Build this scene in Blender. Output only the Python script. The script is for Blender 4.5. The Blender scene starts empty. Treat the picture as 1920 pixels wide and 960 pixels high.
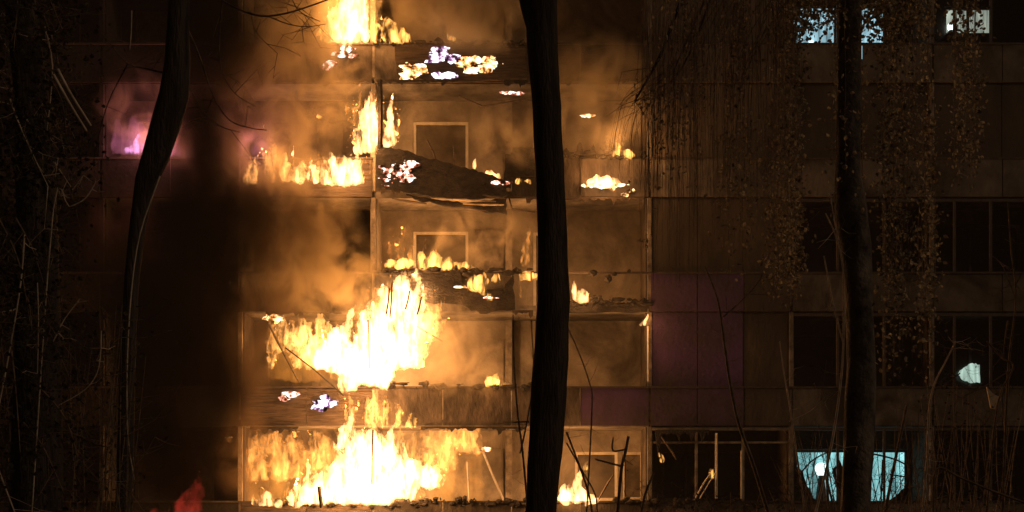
import bpy, bmesh, math, random
from mathutils import Vector, noise as mn
R = random.Random(7)
SC = bpy.context.scene
COL = SC.collection

# ------------------------------------------------------------------ camera, world, exposure
F = 2280.0            # pixels (1920 wide) per metre at one metre
CZ, HY = 1.7, 993.0   # eye height, horizon row
def P(px, py, Y):
    return Vector(((px - 960.0) / F * Y, Y, CZ + (HY - py) / F * Y))
def M_(px, Y=30.0):
    return px / F * Y

cam_d = bpy.data.cameras.new('camera')
cam = bpy.data.objects.new('camera', cam_d); COL.objects.link(cam)
cam.location = (0, 0, CZ); cam.rotation_euler = (math.radians(90), 0, 0)
cam_d.sensor_width = 36.0; cam_d.lens = F / 1920 * 36
cam_d.shift_y = (HY - 480) / 1920
cam_d.clip_start = 0.1; cam_d.clip_end = 600
SC.camera = cam

W = bpy.data.worlds.new('World'); SC.world = W; W.use_nodes = True
bg = W.node_tree.nodes['Background']
bg.inputs['Color'].default_value = (1.0, 0.62, 0.42, 1); bg.inputs['Strength'].default_value = 0.013

sun_d = bpy.data.lights.new('leaf_fill_sun', 'SUN'); sun_d.energy = .36; sun_d.angle = math.radians(12); sun_d.color = (1, .68, .42)  # added warm fill for leaves and facade, no visible source
sun = bpy.data.objects.new('leaf_fill_sun', sun_d); COL.objects.link(sun)
sun.rotation_euler = Vector((1.0, -.55, .62)).to_track_quat('Z', 'Y').to_euler()
SC.view_settings.view_transform = 'Standard'; SC.view_settings.look = 'None'
SC.view_settings.exposure = 0.0; SC.view_settings.gamma = 1.0
cy = SC.cycles
cy.use_denoising = True
cy.max_bounces = 4; cy.diffuse_bounces = 2; cy.glossy_bounces = 2; cy.transmission_bounces = 2
cy.volume_bounces = 1; cy.transparent_max_bounces = 8
cy.sample_clamp_indirect = 0.6; cy.sample_clamp_direct = 0.0
cy.volume_max_steps = 48; cy.volume_step_rate = 1.0
cy.use_light_tree = True

# ------------------------------------------------------------------ helpers
def tag(o, label=None, cat=None, group=None, kind=None):
    if label: o['label'] = label
    if cat: o['category'] = cat
    if group: o['group'] = group
    if kind: o['kind'] = kind
    return o
def empty(name, loc=(0, 0, 0)):
    o = bpy.data.objects.new(name, None); COL.objects.link(o); o.location = loc; o.empty_display_size = .2
    return o
class MB:
    """collects verts and faces, then links them as one mesh object"""
    def __init__(s): s.v = []; s.f = []
    def box(s, x0, x1, y0, y1, z0, z1):
        n = len(s.v)
        s.v += [(x0,y0,z0),(x1,y0,z0),(x1,y1,z0),(x0,y1,z0),(x0,y0,z1),(x1,y0,z1),(x1,y1,z1),(x0,y1,z1)]
        s.f += [tuple(n + i for i in q) for q in ((0,3,2,1),(4,5,6,7),(0,1,5,4),(1,2,6,5),(2,3,7,6),(3,0,4,7))]
        return s
    def tube(s, pts, radii, seg=5, rough=0.0, cap=True):
        pts = [Vector(p) for p in pts]; n0 = len(s.v); N = len(pts)
        for i, p in enumerate(pts):
            d = (pts[min(i+1, N-1)] - pts[max(i-1, 0)])
            if d.length < 1e-6: d = Vector((0,0,1))
            d.normalize()
            a = d.cross(Vector((0,1,0)))
            if a.length < .1: a = d.cross(Vector((1,0,0)))
            a.normalize(); b = d.cross(a)
            r = radii[i] if hasattr(radii, '__len__') else radii
            for k in range(seg):
                t = 2*math.pi*k/seg
                q = r
                if rough:
                    c = Vector((math.cos(t)*2.2, math.sin(t)*2.2, p.z*.8))
                    q = r*(1 + rough*mn.noise(c) + rough*.6*mn.noise(c*3.1 + Vector((5,3,p.z*.5))) )
                s.v.append(tuple(p + a*math.cos(t)*q + b*math.sin(t)*q))
        for i in range(N-1):
            for k in range(seg):
                k2 = (k+1) % seg; A = n0+i*seg; B = A+seg
                s.f.append((A+k, A+k2, B+k2, B+k))
        if cap:
            s.f.append(tuple(n0+k for k in reversed(range(seg))))
            s.f.append(tuple(n0+(N-1)*seg+k for k in range(seg)))
        return s
    def slab_poly(s, pts, y0, y1):
        """outline (x,z) given thickness y0..y1"""
        n = len(s.v); N = len(pts)
        s.v += [(p[0], y0, p[1]) for p in pts] + [(p[0], y1, p[1]) for p in pts]
        s.f.append(tuple(n+i for i in range(N))); s.f.append(tuple(n+N+i for i in reversed(range(N))))
        for i in range(N):
            j = (i+1) % N; s.f.append((n+i, n+N+i, n+N+j, n+j))
        return s
    def lump(s, c, r, rr, sx=1, sy=1, sz=1):
        n = len(s.v); g = 1.618
        base = [(-1,g,0),(1,g,0),(-1,-g,0),(1,-g,0),(0,-1,g),(0,1,g),(0,-1,-g),(0,1,-g),(g,0,-1),(g,0,1),(-g,0,-1),(-g,0,1)]
        for b in base:
            q = r*(1+rr.uniform(-.35,.35))/1.9
            s.v.append((c[0]+b[0]*q*sx, c[1]+b[1]*q*sy, c[2]+b[2]*q*sz))
        s.f += [tuple(n+i for i in t) for t in ((0,11,5),(0,5,1),(0,1,7),(0,7,10),(0,10,11),(1,5,9),(5,11,4),(11,10,2),(10,7,6),(7,1,8),(3,9,4),(3,4,2),(3,2,6),(3,6,8),(3,8,9),(4,9,5),(2,4,11),(6,2,10),(8,6,7),(9,8,1))]
        return s
    def leaf(s, p, size, rr, droop=0.0):
        d = Vector((rr.gauss(0,1), rr.gauss(0,1), rr.gauss(0,1)-droop)); d.normalize()
        u = d.orthogonal().normalized(); u.rotate(__import__('mathutils').Quaternion(d, rr.uniform(0, 6.28)))
        w = d.cross(u)*.12*size; n = len(s.v); p = Vector(p)
        q = [p, p+d*size*.35+u*size*.36, p+d*size*.7+u*size*.27, p+d*size, p+d*size*.7-u*size*.27, p+d*size*.35-u*size*.36, p+d*size*.5+w]
        s.v += [tuple(x) for x in q]
        s.f += [(n,n+1,n+6),(n+1,n+2,n+6),(n+2,n+3,n+6),(n+3,n+4,n+6),(n+4,n+5,n+6),(n+5,n,n+6)]
        return s
    def build(s, name, mat, parent=None, smooth=False):
        me = bpy.data.meshes.new(name); me.from_pydata(s.v, [], s.f); me.update()
        if mat: me.materials.append(mat)
        if smooth: me.polygons.foreach_set('use_smooth', [True]*len(me.polygons))
        o = bpy.data.objects.new(name, me); COL.objects.link(o)
        if parent is not None: o.parent = parent
        return o

# ------------------------------------------------------------------ materials
def newmat(name):
    m = bpy.data.materials.new(name); m.use_nodes = True
    nt = m.node_tree; nt.nodes.clear()
    out = nt.nodes.new('ShaderNodeOutputMaterial')
    return m, nt, out
def surf(name, c1, c2, scale=3.0, rough=.85, bump=.3, bscale=20, streak=(1,1,1), soot=0.0, metal=0):
    m, nt, out = newmat(name); N = nt.nodes; L = nt.links
    b = N.new('ShaderNodeBsdfPrincipled'); L.new(b.outputs[0], out.inputs['Surface'])
    b.inputs['Roughness'].default_value = rough; b.inputs['Metallic'].default_value = metal
    b.inputs['Specular IOR Level'].default_value = .25
    g = N.new('ShaderNodeNewGeometry'); mp = N.new('ShaderNodeMapping'); mp.inputs['Scale'].default_value = streak
    L.new(g.outputs['Position'], mp.inputs['Vector'])
    n = N.new('ShaderNodeTexNoise'); n.inputs['Scale'].default_value = scale; n.inputs['Detail'].default_value = 7; n.inputs['Roughness'].default_value = .65
    L.new(mp.outputs[0], n.inputs['Vector'])
    cr = N.new('ShaderNodeValToRGB'); cr.color_ramp.elements[0].position = .35; cr.color_ramp.elements[1].position = .68
    cr.color_ramp.elements[0].color = (*c1, 1); cr.color_ramp.elements[1].color = (*c2, 1)
    L.new(n.outputs[0], cr.inputs[0]); col = cr.outputs[0]
    if soot:
        n3 = N.new('ShaderNodeTexNoise'); n3.inputs['Scale'].default_value = .55; n3.inputs['Detail'].default_value = 6; n3.inputs['Roughness'].default_value = .6
        n3.inputs['Distortion'].default_value = .8
        L.new(g.outputs['Position'], n3.inputs['Vector'])
        r3 = N.new('ShaderNodeMapRange'); r3.inputs[1].default_value = .40; r3.inputs[2].default_value = .66; r3.inputs[3].default_value = 0; r3.inputs[4].default_value = soot
        L.new(n3.outputs[0], r3.inputs[0])
        mx = N.new('ShaderNodeMix'); mx.data_type = 'RGBA'; L.new(r3.outputs[0], mx.inputs[0]); L.new(col, mx.inputs[6]); mx.inputs[7].default_value = (.02,.017,.015,1)
        col = mx.outputs[2]
    L.new(col, b.inputs['Base Color'])
    n2 = N.new('ShaderNodeTexNoise'); n2.inputs['Scale'].default_value = bscale; n2.inputs['Detail'].default_value = 5
    L.new(mp.outputs[0], n2.inputs['Vector'])
    bp = N.new('ShaderNodeBump'); bp.inputs['Strength'].default_value = bump; bp.inputs['Distance'].default_value = .035
    L.new(n2.outputs[0], bp.inputs['Height']); L.new(bp.outputs[0], b.inputs['Normal'])
    return m
def emit_surf(name, c_hot, c_cool, s_hot, s_cool, scale=9, lo=.4, hi=.62, char=.3):
    """glowing embers: hot and cooler zones between black char"""
    m, nt, out = newmat(name); N = nt.nodes; L = nt.links
    g = N.new('ShaderNodeNewGeometry')
    n = N.new('ShaderNodeTexNoise'); n.inputs['Scale'].default_value = scale; n.inputs['Detail'].default_value = 4
    L.new(g.outputs['Position'], n.inputs['Vector'])
    cr = N.new('ShaderNodeValToRGB'); e = cr.color_ramp.elements
    e[0].position = lo; e[0].color = tuple(x*s_cool*.1 for x in c_cool)+(1,)
    e[1].position = hi; e[1].color = (1,1,1,1)
    mid = e.new((lo+hi)/2); mid.color = (*c_cool, 1); e[-1].color = (*c_hot, 1)
    L.new(n.outputs[0], cr.inputs[0])
    st = N.new('ShaderNodeMapRange'); st.inputs[1].default_value = lo; st.inputs[2].default_value = hi; st.inputs[3].default_value = s_cool; st.inputs[4].default_value = s_hot
    L.new(n.outputs[0], st.inputs[0])
    em = N.new('ShaderNodeEmission'); L.new(cr.outputs[0], em.inputs[0]); L.new(st.outputs[0], em.inputs[1])
    L.new(em.outputs[0], out.inputs['Surface'])
    return m
def flame_vol(name, color, strength, scale=3.2, lo=.40, hi=.55, floor=.0):
    m, nt, out = newmat(name); N = nt.nodes; L = nt.links
    g = N.new('ShaderNodeNewGeometry'); mp = N.new('ShaderNodeMapping'); mp.inputs['Scale'].default_value = (1.1, 1.1, .36)
    L.new(g.outputs['Position'], mp.inputs['Vector'])
    n = N.new('ShaderNodeTexNoise'); n.inputs['Scale'].default_value = scale; n.inputs['Detail'].default_value = 5; n.inputs['Roughness'].default_value = .68
    n.inputs['Distortion'].default_value = .7
    L.new(mp.outputs[0], n.inputs['Vector'])
    r = N.new('ShaderNodeMapRange'); r.interpolation_type = 'SMOOTHSTEP'
    r.inputs[1].default_value = lo; r.inputs[2].default_value = hi; r.inputs[3].default_value = floor*strength; r.inputs[4].default_value = strength
    L.new(n.outputs[0], r.inputs[0])
    em = N.new('ShaderNodeEmission'); em.inputs[0].default_value = (*color, 1); L.new(r.outputs[0], em.inputs[1])
    L.new(em.outputs[0], out.inputs['Volume'])
    m.cycles.volume_step_rate = .35
    return m
def smoke_vol(name, color, dens, scale=.55, lo=.36, hi=.66, floor=.0, seed=0.0, aniso=.2, blobs=()):
    m, nt, out = newmat(name); N = nt.nodes; L = nt.links
    g = N.new('ShaderNodeNewGeometry'); mp = N.new('ShaderNodeMapping'); mp.inputs['Scale'].default_value = (1, 1, .8); mp.inputs['Location'].default_value = (seed, seed*.7, 0)
    L.new(g.outputs['Position'], mp.inputs['Vector'])
    n = N.new('ShaderNodeTexNoise'); n.inputs['Scale'].default_value = scale; n.inputs['Detail'].default_value = 5; n.inputs['Roughness'].default_value = .55
    n.inputs['Distortion'].default_value = .7
    L.new(mp.outputs[0], n.inputs['Vector'])
    r = N.new('ShaderNodeMapRange'); r.interpolation_type = 'SMOOTHSTEP'
    r.inputs[1].default_value = lo; r.inputs[2].default_value = hi; r.inputs[3].default_value = floor*dens; r.inputs[4].default_value = dens
    L.new(n.outputs[0], r.inputs[0])
    dens_out = r.outputs[0]; acc = None
    for (c, rx, ry, rz) in blobs:          # the plume thins out towards the skin of each billow
        a = N.new('ShaderNodeVectorMath'); a.operation = 'SUBTRACT'; L.new(g.outputs['Position'], a.inputs[0]); a.inputs[1].default_value = c
        b_ = N.new('ShaderNodeVectorMath'); b_.operation = 'MULTIPLY'; L.new(a.outputs[0], b_.inputs[0]); b_.inputs[1].default_value = (1/rx, 1/ry, 1/rz)
        d_ = N.new('ShaderNodeVectorMath'); d_.operation = 'LENGTH'; L.new(b_.outputs[0], d_.inputs[0])
        if acc is None: acc = d_.outputs['Value']
        else:
            mi = N.new('ShaderNodeMath'); mi.operation = 'SMOOTH_MIN'; mi.inputs[2].default_value = .3; L.new(acc, mi.inputs[0]); L.new(d_.outputs['Value'], mi.inputs[1]); acc = mi.outputs[0]
    if acc is not None:
        fr = N.new('ShaderNodeMapRange'); fr.interpolation_type = 'SMOOTHSTEP'; L.new(acc, fr.inputs[0])
        fr.inputs[1].default_value = 1.0; fr.inputs[2].default_value = .25; fr.inputs[3].default_value = 0; fr.inputs[4].default_value = 1.35
        mu = N.new('ShaderNodeMath'); mu.operation = 'MULTIPLY'; L.new(fr.outputs[0], mu.inputs[0]); L.new(dens_out, mu.inputs[1]); dens_out = mu.outputs[0]
    pv = N.new('ShaderNodeVolumePrincipled'); pv.inputs['Color'].default_value = (*color, 1); pv.inputs['Anisotropy'].default_value = aniso
    L.new(dens_out, pv.inputs['Density']); L.new(pv.outputs[0], out.inputs['Volume'])
    m.cycles.volume_step_rate = 1.0
    return m

MAT = {
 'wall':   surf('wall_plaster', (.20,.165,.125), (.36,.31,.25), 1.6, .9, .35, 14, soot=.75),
 'para':   surf('parapet_concrete', (.13,.11,.09), (.24,.205,.17), 2.2, .9, .4, 18, (1,1,.5), soot=.95),
 'violet_glow':   surf('violet_glow_sheet', (.07,.052,.05), (.13,.062,.20), .6, .8, .3, 10, soot=.45),  # violet flare glow put into the sheet colour
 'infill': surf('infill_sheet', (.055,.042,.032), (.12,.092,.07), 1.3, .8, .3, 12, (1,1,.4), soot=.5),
 'burntp': surf('scorched_concrete', (.028,.022,.018), (.17,.135,.105), 1.9, .9, .6, 14, (1,1,.45), soot=.9),
 'black':  surf('unlit_dark_wall', (.010,.009,.008), (.035,.028,.023), 1.6, .95, .5, 12),  # unlit darkness of the far bays, with soot, put into the colour
 'sframe': surf('sooted_frame', (.12,.095,.075), (.40,.34,.27), 4, .7, .2, 24, soot=.6),
 'infill_glow': surf('infill_sheet_glow', (.10,.08,.06), (.20,.155,.115), 1.0, .8, .4, 12, (1,1,.4), soot=.6),  # lighter copy of infill, fire glow put into the colour
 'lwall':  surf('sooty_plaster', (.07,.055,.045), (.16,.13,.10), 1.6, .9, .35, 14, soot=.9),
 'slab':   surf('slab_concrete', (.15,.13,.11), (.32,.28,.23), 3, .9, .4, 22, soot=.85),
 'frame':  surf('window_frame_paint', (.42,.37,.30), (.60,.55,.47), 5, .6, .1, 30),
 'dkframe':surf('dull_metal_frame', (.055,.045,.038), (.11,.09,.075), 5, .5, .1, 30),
 'steel':  surf('balcony_steel', (.045,.036,.03), (.10,.08,.065), 6, .55, .2, 30),
 'char':   surf('charred_wood', (.010,.009,.008), (.045,.036,.030), 5, .8, .9, 16, (1,1,2)),
 'charl':  surf('scorched_wood', (.03,.022,.017), (.11,.08,.06), 6, .8, .7, 20, (.4,1,4)),
 'bark':   surf('dark_bark', (.018,.014,.012), (.070,.055,.045), 6, .95, 1.0, 26, (2,2,.35)),
 'birch':  surf('birch_bark', (.020,.017,.015), (.16,.14,.12), 4, .9, .8, 22, (1,1,.8)),
 'twig':   surf('twig_bark', (.045,.030,.020), (.20,.145,.10), 9, .9, .3, 30),
 'ptwig':  surf('pale_twig_bark', (.28,.22,.17), (.55,.46,.37), 9, .9, .3, 30),
 'leaf':   surf('dry_leaf', (.035,.03,.02), (.50,.44,.31), 12, .7, .1, 30),
 'dleaf':  surf('dark_leaf', (.012,.012,.008), (.05,.045,.022), 12, .7, .1, 30),
 'soil':   surf('ground_soil', (.025,.020,.014), (.06,.05,.035), 1.5, .95, .8, 8),
 'cloth':  surf('tan_cloth', (.35,.27,.17), (.55,.45,.32), 8, .9, .3, 30),
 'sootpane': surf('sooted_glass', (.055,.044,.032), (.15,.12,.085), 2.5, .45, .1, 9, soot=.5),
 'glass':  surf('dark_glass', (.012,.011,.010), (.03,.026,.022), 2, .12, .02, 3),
}

for nm in ('leaf', 'dleaf'):
    nt = MAT[nm].node_tree; b = [x for x in nt.nodes if x.type == 'BSDF_PRINCIPLED'][0]; o_ = [x for x in nt.nodes if x.type == 'OUTPUT_MATERIAL'][0]
    t = nt.nodes.new('ShaderNodeBsdfTranslucent'); mx = nt.nodes.new('ShaderNodeMixShader'); mx.inputs[0].default_value = .3
    nt.links.new(b.inputs['Base Color'].links[0].from_socket, t.inputs[0]); nt.links.new(b.outputs[0], mx.inputs[1]); nt.links.new(t.outputs[0], mx.inputs[2]); nt.links.new(mx.outputs[0], o_.inputs['Surface'])
# ------------------------------------------------------------------ ground
g = MB(); n = 40
for i in range(n+1):
    for j in range(n+1):
        x = -150 + 300*i/n; y = -40 + 300*j/n
        g.v.append((x, y, .12*mn.noise(Vector((x*.15, y*.15, 0))) - .05))
for i in range(n):
    for j in range(n):
        a = i*(n+1)+j; g.f.append((a, a+n+1, a+n+2, a+1))
tag(g.build('ground', MAT['soil'], smooth=True), kind='structure')

# ------------------------------------------------------------------ the apartment building
YF, YB = 30.0, 31.25            # parapet front plane, loggia back wall
def X(px, Y=YF): return (px-960)/F*Y
def Z(py, Y=YF): return CZ + (HY-py)/F*Y
BX = [-590, -330, -70, 190, 450, 700, 1218, 1484, 1748, 2010, 2270]
PT = [Z(940 - 214.5*k) for k in range(8)]     # parapet tops, storey by storey
PH = M_(74)                                    # parapet height incl. slab
bld = empty('apartment_building', (0, YF, 0))
tag(bld, 'panel apartment block with tiers of open balconies, several of them burning', 'building')
bld_off = Vector((0, YF, 0))
def bpart(mb, name, mat, parent=None, smooth=False):
    par = bld if parent is None else parent
    o = mb.build(name, MAT[mat] if isinstance(mat, str) else mat, par, smooth)
    if parent is None: o.location = -bld_off
    return o
def window(x0, x1, z0, z1, y, mull=(.5,), pane='glass', frame='frame', transom=None, fw=.07):
    fr = MB(); d0, d1 = y-.05, y+.05
    fr.box(x0, x1, d0, d1, z1-fw, z1); fr.box(x0, x1, d0, d1, z0, z0+fw)
    fr.box(x0, x0+fw, d0, d1, z0+fw, z1-fw); fr.box(x1-fw, x1, d0, d1, z0+fw, z1-fw)
    for m in mull:
        xm = x0+(x1-x0)*m; fr.box(xm-.035, xm+.035, d0+.004, d1-.004, z0+fw, z1-fw)
    if transom: fr.box(x0+fw, x1-fw, d0+.008, d1-.008, z0+(z1-z0)*transom-.03, z0+(z1-z0)*transom+.03)
    w = bpart(fr, 'window', frame)
    pn = MB().box(x0+fw*.6, x1-fw*.6, y-.008, y+.008, z0+fw*.6, z1-fw*.6)
    p = pn.build('pane', MAT[pane] if isinstance(pane, str) else pane, w)
    return w, p
def wall_holes(x0, x1, z0, z1, y0, y1, holes):
    m = MB(); xs = sorted({x0, x1, *[h[0] for h in holes], *[h[1] for h in holes]}); 
    for a, b in zip(xs[:-1], xs[1:]):
        c = (a+b)/2; zz = z0
        for h in sorted([h for h in holes if h[0] < c < h[1]], key=lambda h: h[2]):
            if h[2] > zz: m.box(a, b, y0, y1, zz, h[2])
            zz = h[3]
        if zz < z1: m.box(a, b, y0, y1, zz, z1)
    return m

def lit_pane(name, c, s, sc=6.0):
    m, nt, out = newmat(name); N = nt.nodes; L = nt.links
    g = N.new('ShaderNodeNewGeometry'); mp = N.new('ShaderNodeMapping'); mp.inputs['Scale'].default_value = (sc, 1, .7)
    L.new(g.outputs['Position'], mp.inputs['Vector'])
    n = N.new('ShaderNodeTexNoise'); n.inputs['Scale'].default_value = 1.2; n.inputs['Detail'].default_value = 5
    L.new(mp.outputs[0], n.inputs['Vector'])
    r = N.new('ShaderNodeMapRange'); r.inputs[1].default_value = .3; r.inputs[2].default_value = .7; r.inputs[3].default_value = s*.25; r.inputs[4].default_value = s*1.55
    L.new(n.outputs[0], r.inputs[0])
    em = N.new('ShaderNodeEmission'); em.inputs[0].default_value = (*c, 1); L.new(r.outputs[0], em.inputs[1]); L.new(em.outputs[0], out.inputs['Surface'])
    return m
LIT = {'cyan': lit_pane('lit_curtain_cyan', (.36,.84,.86), .80, 3), 'blue': lit_pane('lit_curtain_blue', (.42,.72,.84), .85, 5),
       'white': lit_pane('lit_curtain_white', (.62,.70,.58), .60), 'green': lit_pane('lit_curtain_green', (.60,.85,.72), .75)}

CLOSED = {(1,1218):'violet_glow', (2,1218):'infill', (3,1218):'infill', (4,1218):'infill', (5,1218):'infill', (3,1484):'infill', (3,1748):'infill', (5,1748):'infill', (3,2010):'infill'}
for k in range(7):
    zt = PT[k]; zs = zt - PH; ztop = PT[k+1] - PH     # slab bottom of this storey, slab bottom of next
    zf = zs + .17                                     # floor
    for b in range(len(BX)-1):
        xa, xb = X(BX[b]), X(BX[b+1]); wd = xb-xa
        key = (k, BX[b])
        # slab
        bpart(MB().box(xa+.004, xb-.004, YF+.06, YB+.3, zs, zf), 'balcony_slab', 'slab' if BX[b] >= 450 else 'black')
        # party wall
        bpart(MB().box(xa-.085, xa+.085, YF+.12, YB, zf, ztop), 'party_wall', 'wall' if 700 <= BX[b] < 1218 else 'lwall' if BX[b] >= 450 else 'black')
        # openings in the back wall
        holes = []
        if BX[b] == 700 and k == 4: pass
        elif BX[b] == 700 and k == 1: pass
        elif BX[b] == 700:
            holes.append((X(775, YB), X(878, YB), zf+.9-.75*(k in (0,)), Z(640-0, YB) - PT[1] + zt + 0.0))
            if k == 0:
                holes.clear(); ht = Z(640, YB) - PT[1] + zt
                holes.append((X(1078, YB), X(1158, YB), zf+.85, ht-.02)); holes.append((X(1166, YB), X(1206, YB), zf+.05, ht-.02))
            else: holes.append((X(1000, YB), X(1046, YB), zf+.05, holes[0][3]-.02))
        elif key in ((3, 1484), (3, 1748)): pass
        elif key == (4, 1748): holes.append((X(1770, YB), X(1862, YB), Z(66, YB), Z(12, YB)))
        elif key == (0, 1484): holes.append((X(1490, YB), X(1702, YB), Z(952, YB), Z(843, YB)))
        elif BX[b] >= 1484:
            holes.append((xa+.14, xb-.75, zf+.85, ztop-.35))
        else:
            holes.append((xa+.45, xa+.45+wd*.36, zf+.85, ztop-.5)); holes.append((xa+.5+wd*.36+.02, xa+.5+wd*.36+.75, zf+.05, ztop-.5))
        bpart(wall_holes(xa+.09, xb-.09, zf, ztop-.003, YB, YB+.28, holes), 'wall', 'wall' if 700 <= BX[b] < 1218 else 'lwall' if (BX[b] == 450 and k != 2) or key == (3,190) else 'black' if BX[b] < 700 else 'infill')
        for i, h in enumerate(holes):
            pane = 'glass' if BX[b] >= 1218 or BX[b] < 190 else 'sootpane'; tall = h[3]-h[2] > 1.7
            if key == (0, 1484): pane = LIT['cyan']
            if key == (4, 1484): pane = LIT['blue']
            if key == (4, 1748): pane = LIT['white']
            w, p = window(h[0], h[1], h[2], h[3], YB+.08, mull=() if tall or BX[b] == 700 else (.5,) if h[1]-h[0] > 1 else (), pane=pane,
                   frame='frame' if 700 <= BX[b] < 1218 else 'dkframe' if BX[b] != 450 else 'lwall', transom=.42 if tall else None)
            if tall: w.name = 'balcony_door'
        # parapet: sheets under a steel rail
        mat = 'para'
        if (k, BX[b]) in ((1, 1218), (2, 1218)): mat = 'violet_glow'
        skip = (k, BX[b]) in ((3, 700),)
        ns = 3 if BX[b] == 1218 else max(2, round(wd/1.7))
        for i in range(ns):
            a = xa+.02+(wd-.04)*i/ns; c = xa+.02+(wd-.04)*(i+1)/ns
            if skip and i < ns-2: continue
            if key == (2, 700) and i >= ns-2: continue
            yo = R.uniform(-.012, .012)
            mt = mat
            if key == (1, 700) and i == ns-1: mt = 'violet_glow'
            if key in ((1, 450), (0, 450)): mt = 'charl'
            if BX[b] in (450, 700) and mt == 'para': mt = 'burntp'
            if key == (1, 1218) and i == 2: mt = 'infill'
            if key == (2, 1218) and i == 2: mt = 'infill'
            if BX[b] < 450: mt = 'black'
            if key in ((4, 700), (2, 700), (3, 450)) : mt = 'charl' if R.random() < .6 else 'para'
            bpart(MB().box(a+.012, c-.012, YF-.02+yo, YF+.02+yo, zs+.02, zt-.03), 'parapet_panel', mt)
        if not skip:
            bpart(MB().box(xa+.003, xb-.003, YF-.045, YF+.045, zt-.03, zt+.012), 'railing', 'steel')
        # openings closed with sheets
        if key in CLOSED:
            for i in range(ns):
                a = xa+.06+(wd-.12)*i/ns; c = xa+.06+(wd-.12)*(i+1)/ns
                bpart(MB().box(a+.01, c-.01, YF+.03+R.uniform(-.01,.01), YF+.06, zt+.014, ztop-.004), 'infill_panel', 'infill' if key == (1, 1218) and i == 2 else 'infill_glow' if key in ((3,1218),(4,1218),(5,1218)) else CLOSED[key])
        # post
        bpart(MB().box(xa-.05, xa+.05, YF+.0, YF+.1, zf, ztop-.002), 'post', 'sframe' if BX[b] >= 450 else 'black')
        # window glazing frames on the quieter wing
        if key not in CLOSED and (BX[b] >= 1484 or BX[b] == 1218):
            fr = MB()
            for q in ((.16,.42,.68) if BX[b] >= 1748 else (.33,.66)):
                xm = xa+wd*q; fr.box(xm-.03, xm+.03, YF+.0, YF+.05, zt+.012, ztop-.1)
            fr.box(xa+.06, xb-.06, YF-.005, YF+.055, ztop-.1, ztop-.03)
            if BX[b] == 1218: fr.box(xa+.06, xb-.06, YF+.01, YF+.04, ztop-.42, ztop-.37)
            bpart(fr, 'glazing_frame', 'dkframe' if BX[b] >= 1484 else 'sframe')
bpart(MB().box(X(BX[0]), X(BX[-1]), YF-.2, YB+9, PT[7]-PH, PT[7]-PH+.35), 'roof', 'slab')
bpart(MB().box(X(BX[0]), X(BX[-1]), YB+.31, YB+9, -.3, PT[7]-PH-.002), 'inner_core', 'wall')
bpart(MB().box(X(BX[0]), X(BX[-1]), YF+.3, YB+.3, -.3, PT[0]-PH-.004), 'plinth', 'slab')
# extra pale verticals on the back wall of the wide bay
for k in range(7):
    zf = PT[k]-PH+.17
    bpart(MB().box(X(948,YB), X(960,YB), YB-.14, YB-.004, zf, PT[k+1]-PH-.004), 'pilaster', 'sframe')
    pn = MB().box(X(890,YB), X(944,YB), YB-.03, YB-.004, zf+.02, Z(640,YB)-PT[1]+PT[k]+.05)
    bpart(pn, 'wall_sheet', 'sframe' if k in (2,) else 'wall')

# ------------------------------------------------------------------ smoke and haze
hz = MB().box(-60, 60, -6, 60, -1.3, 26.5)
m, nt, out = newmat('haze_air')
pv = nt.nodes.new('ShaderNodeVolumePrincipled'); pv.inputs['Density'].default_value = .0010; pv.inputs['Color'].default_value = (.85,.78,.70,1)
nt.links.new(pv.outputs[0], out.inputs['Volume'])
tag(hz.build('haze', m), 'thin smoky air hanging round the whole scene', 'haze', kind='stuff')

def blob_mesh(name, blobs, mat, vox=.22, disp=.0, ts=.5, parent=None):
    mb = MB()
    for (c, rx, ry, rz) in blobs:
        n0 = len(mb.v); U, V = 12, 8
        for j in range(V+1):
            ph = math.pi*j/V
            for i in range(U):
                th = 2*math.pi*i/U
                mb.v.append((c[0]+rx*math.sin(ph)*math.cos(th), c[1]+ry*math.sin(ph)*math.sin(th), c[2]+rz*math.cos(ph)))
        for j in range(V):
            for i in range(U):
                i2 = (i+1) % U
                mb.f.append((n0+j*U+i, n0+(j+1)*U+i, n0+(j+1)*U+i2, n0+j*U+i2))
    o = mb.build(name, mat, parent)
    remesh(o, vox, disp, ts)
    return o
_tex = {}
def remesh(o, vox, disp, ts):
    m = o.modifiers.new('remesh', 'REMESH'); m.mode = 'VOXEL'; m.voxel_size = vox
    if disp:
        if ts not in _tex:
            t = bpy.data.textures.new('clouds%g' % ts, 'CLOUDS'); t.noise_scale = ts; t.noise_depth = 2; _tex[ts] = t
        d = o.modifiers.new('lick', 'DISPLACE'); d.texture = _tex[ts]; d.strength = disp; d.mid_level = .5; d.texture_coords = 'GLOBAL'
        if disp > .1 and vox < .1:
            if 'f' not in _tex:
                t = bpy.data.textures.new('fine_clouds', 'CLOUDS'); t.noise_scale = .05; t.noise_depth = 2; _tex['f'] = t
            d = o.modifiers.new('fine_lick', 'DISPLACE'); d.texture = _tex['f']; d.strength = .10; d.mid_level = .55; d.texture_coords = 'GLOBAL'
SM = {
 'lit': lambda bl: smoke_vol('smoke_billow', (.58,.46,.27), 1.7, 1.4, .42, .62, .0, 0, blobs=bl),
 'dark': lambda bl: smoke_vol('smoke_dark', (.014,.010,.008), 3.6, .8, .34, .56, .04, 4.0, blobs=bl),
 'murk': lambda bl: smoke_vol('smoke_murk', (.16,.11,.065), 2.3, 1.2, .40, .60, .0, 14.0, blobs=bl),
 'thin': lambda bl: smoke_vol('smoke_thin', (.66,.55,.38), 1.3, 1.5, .42, .66, .0, 9.0, blobs=bl),
}
YS = 29.4
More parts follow.
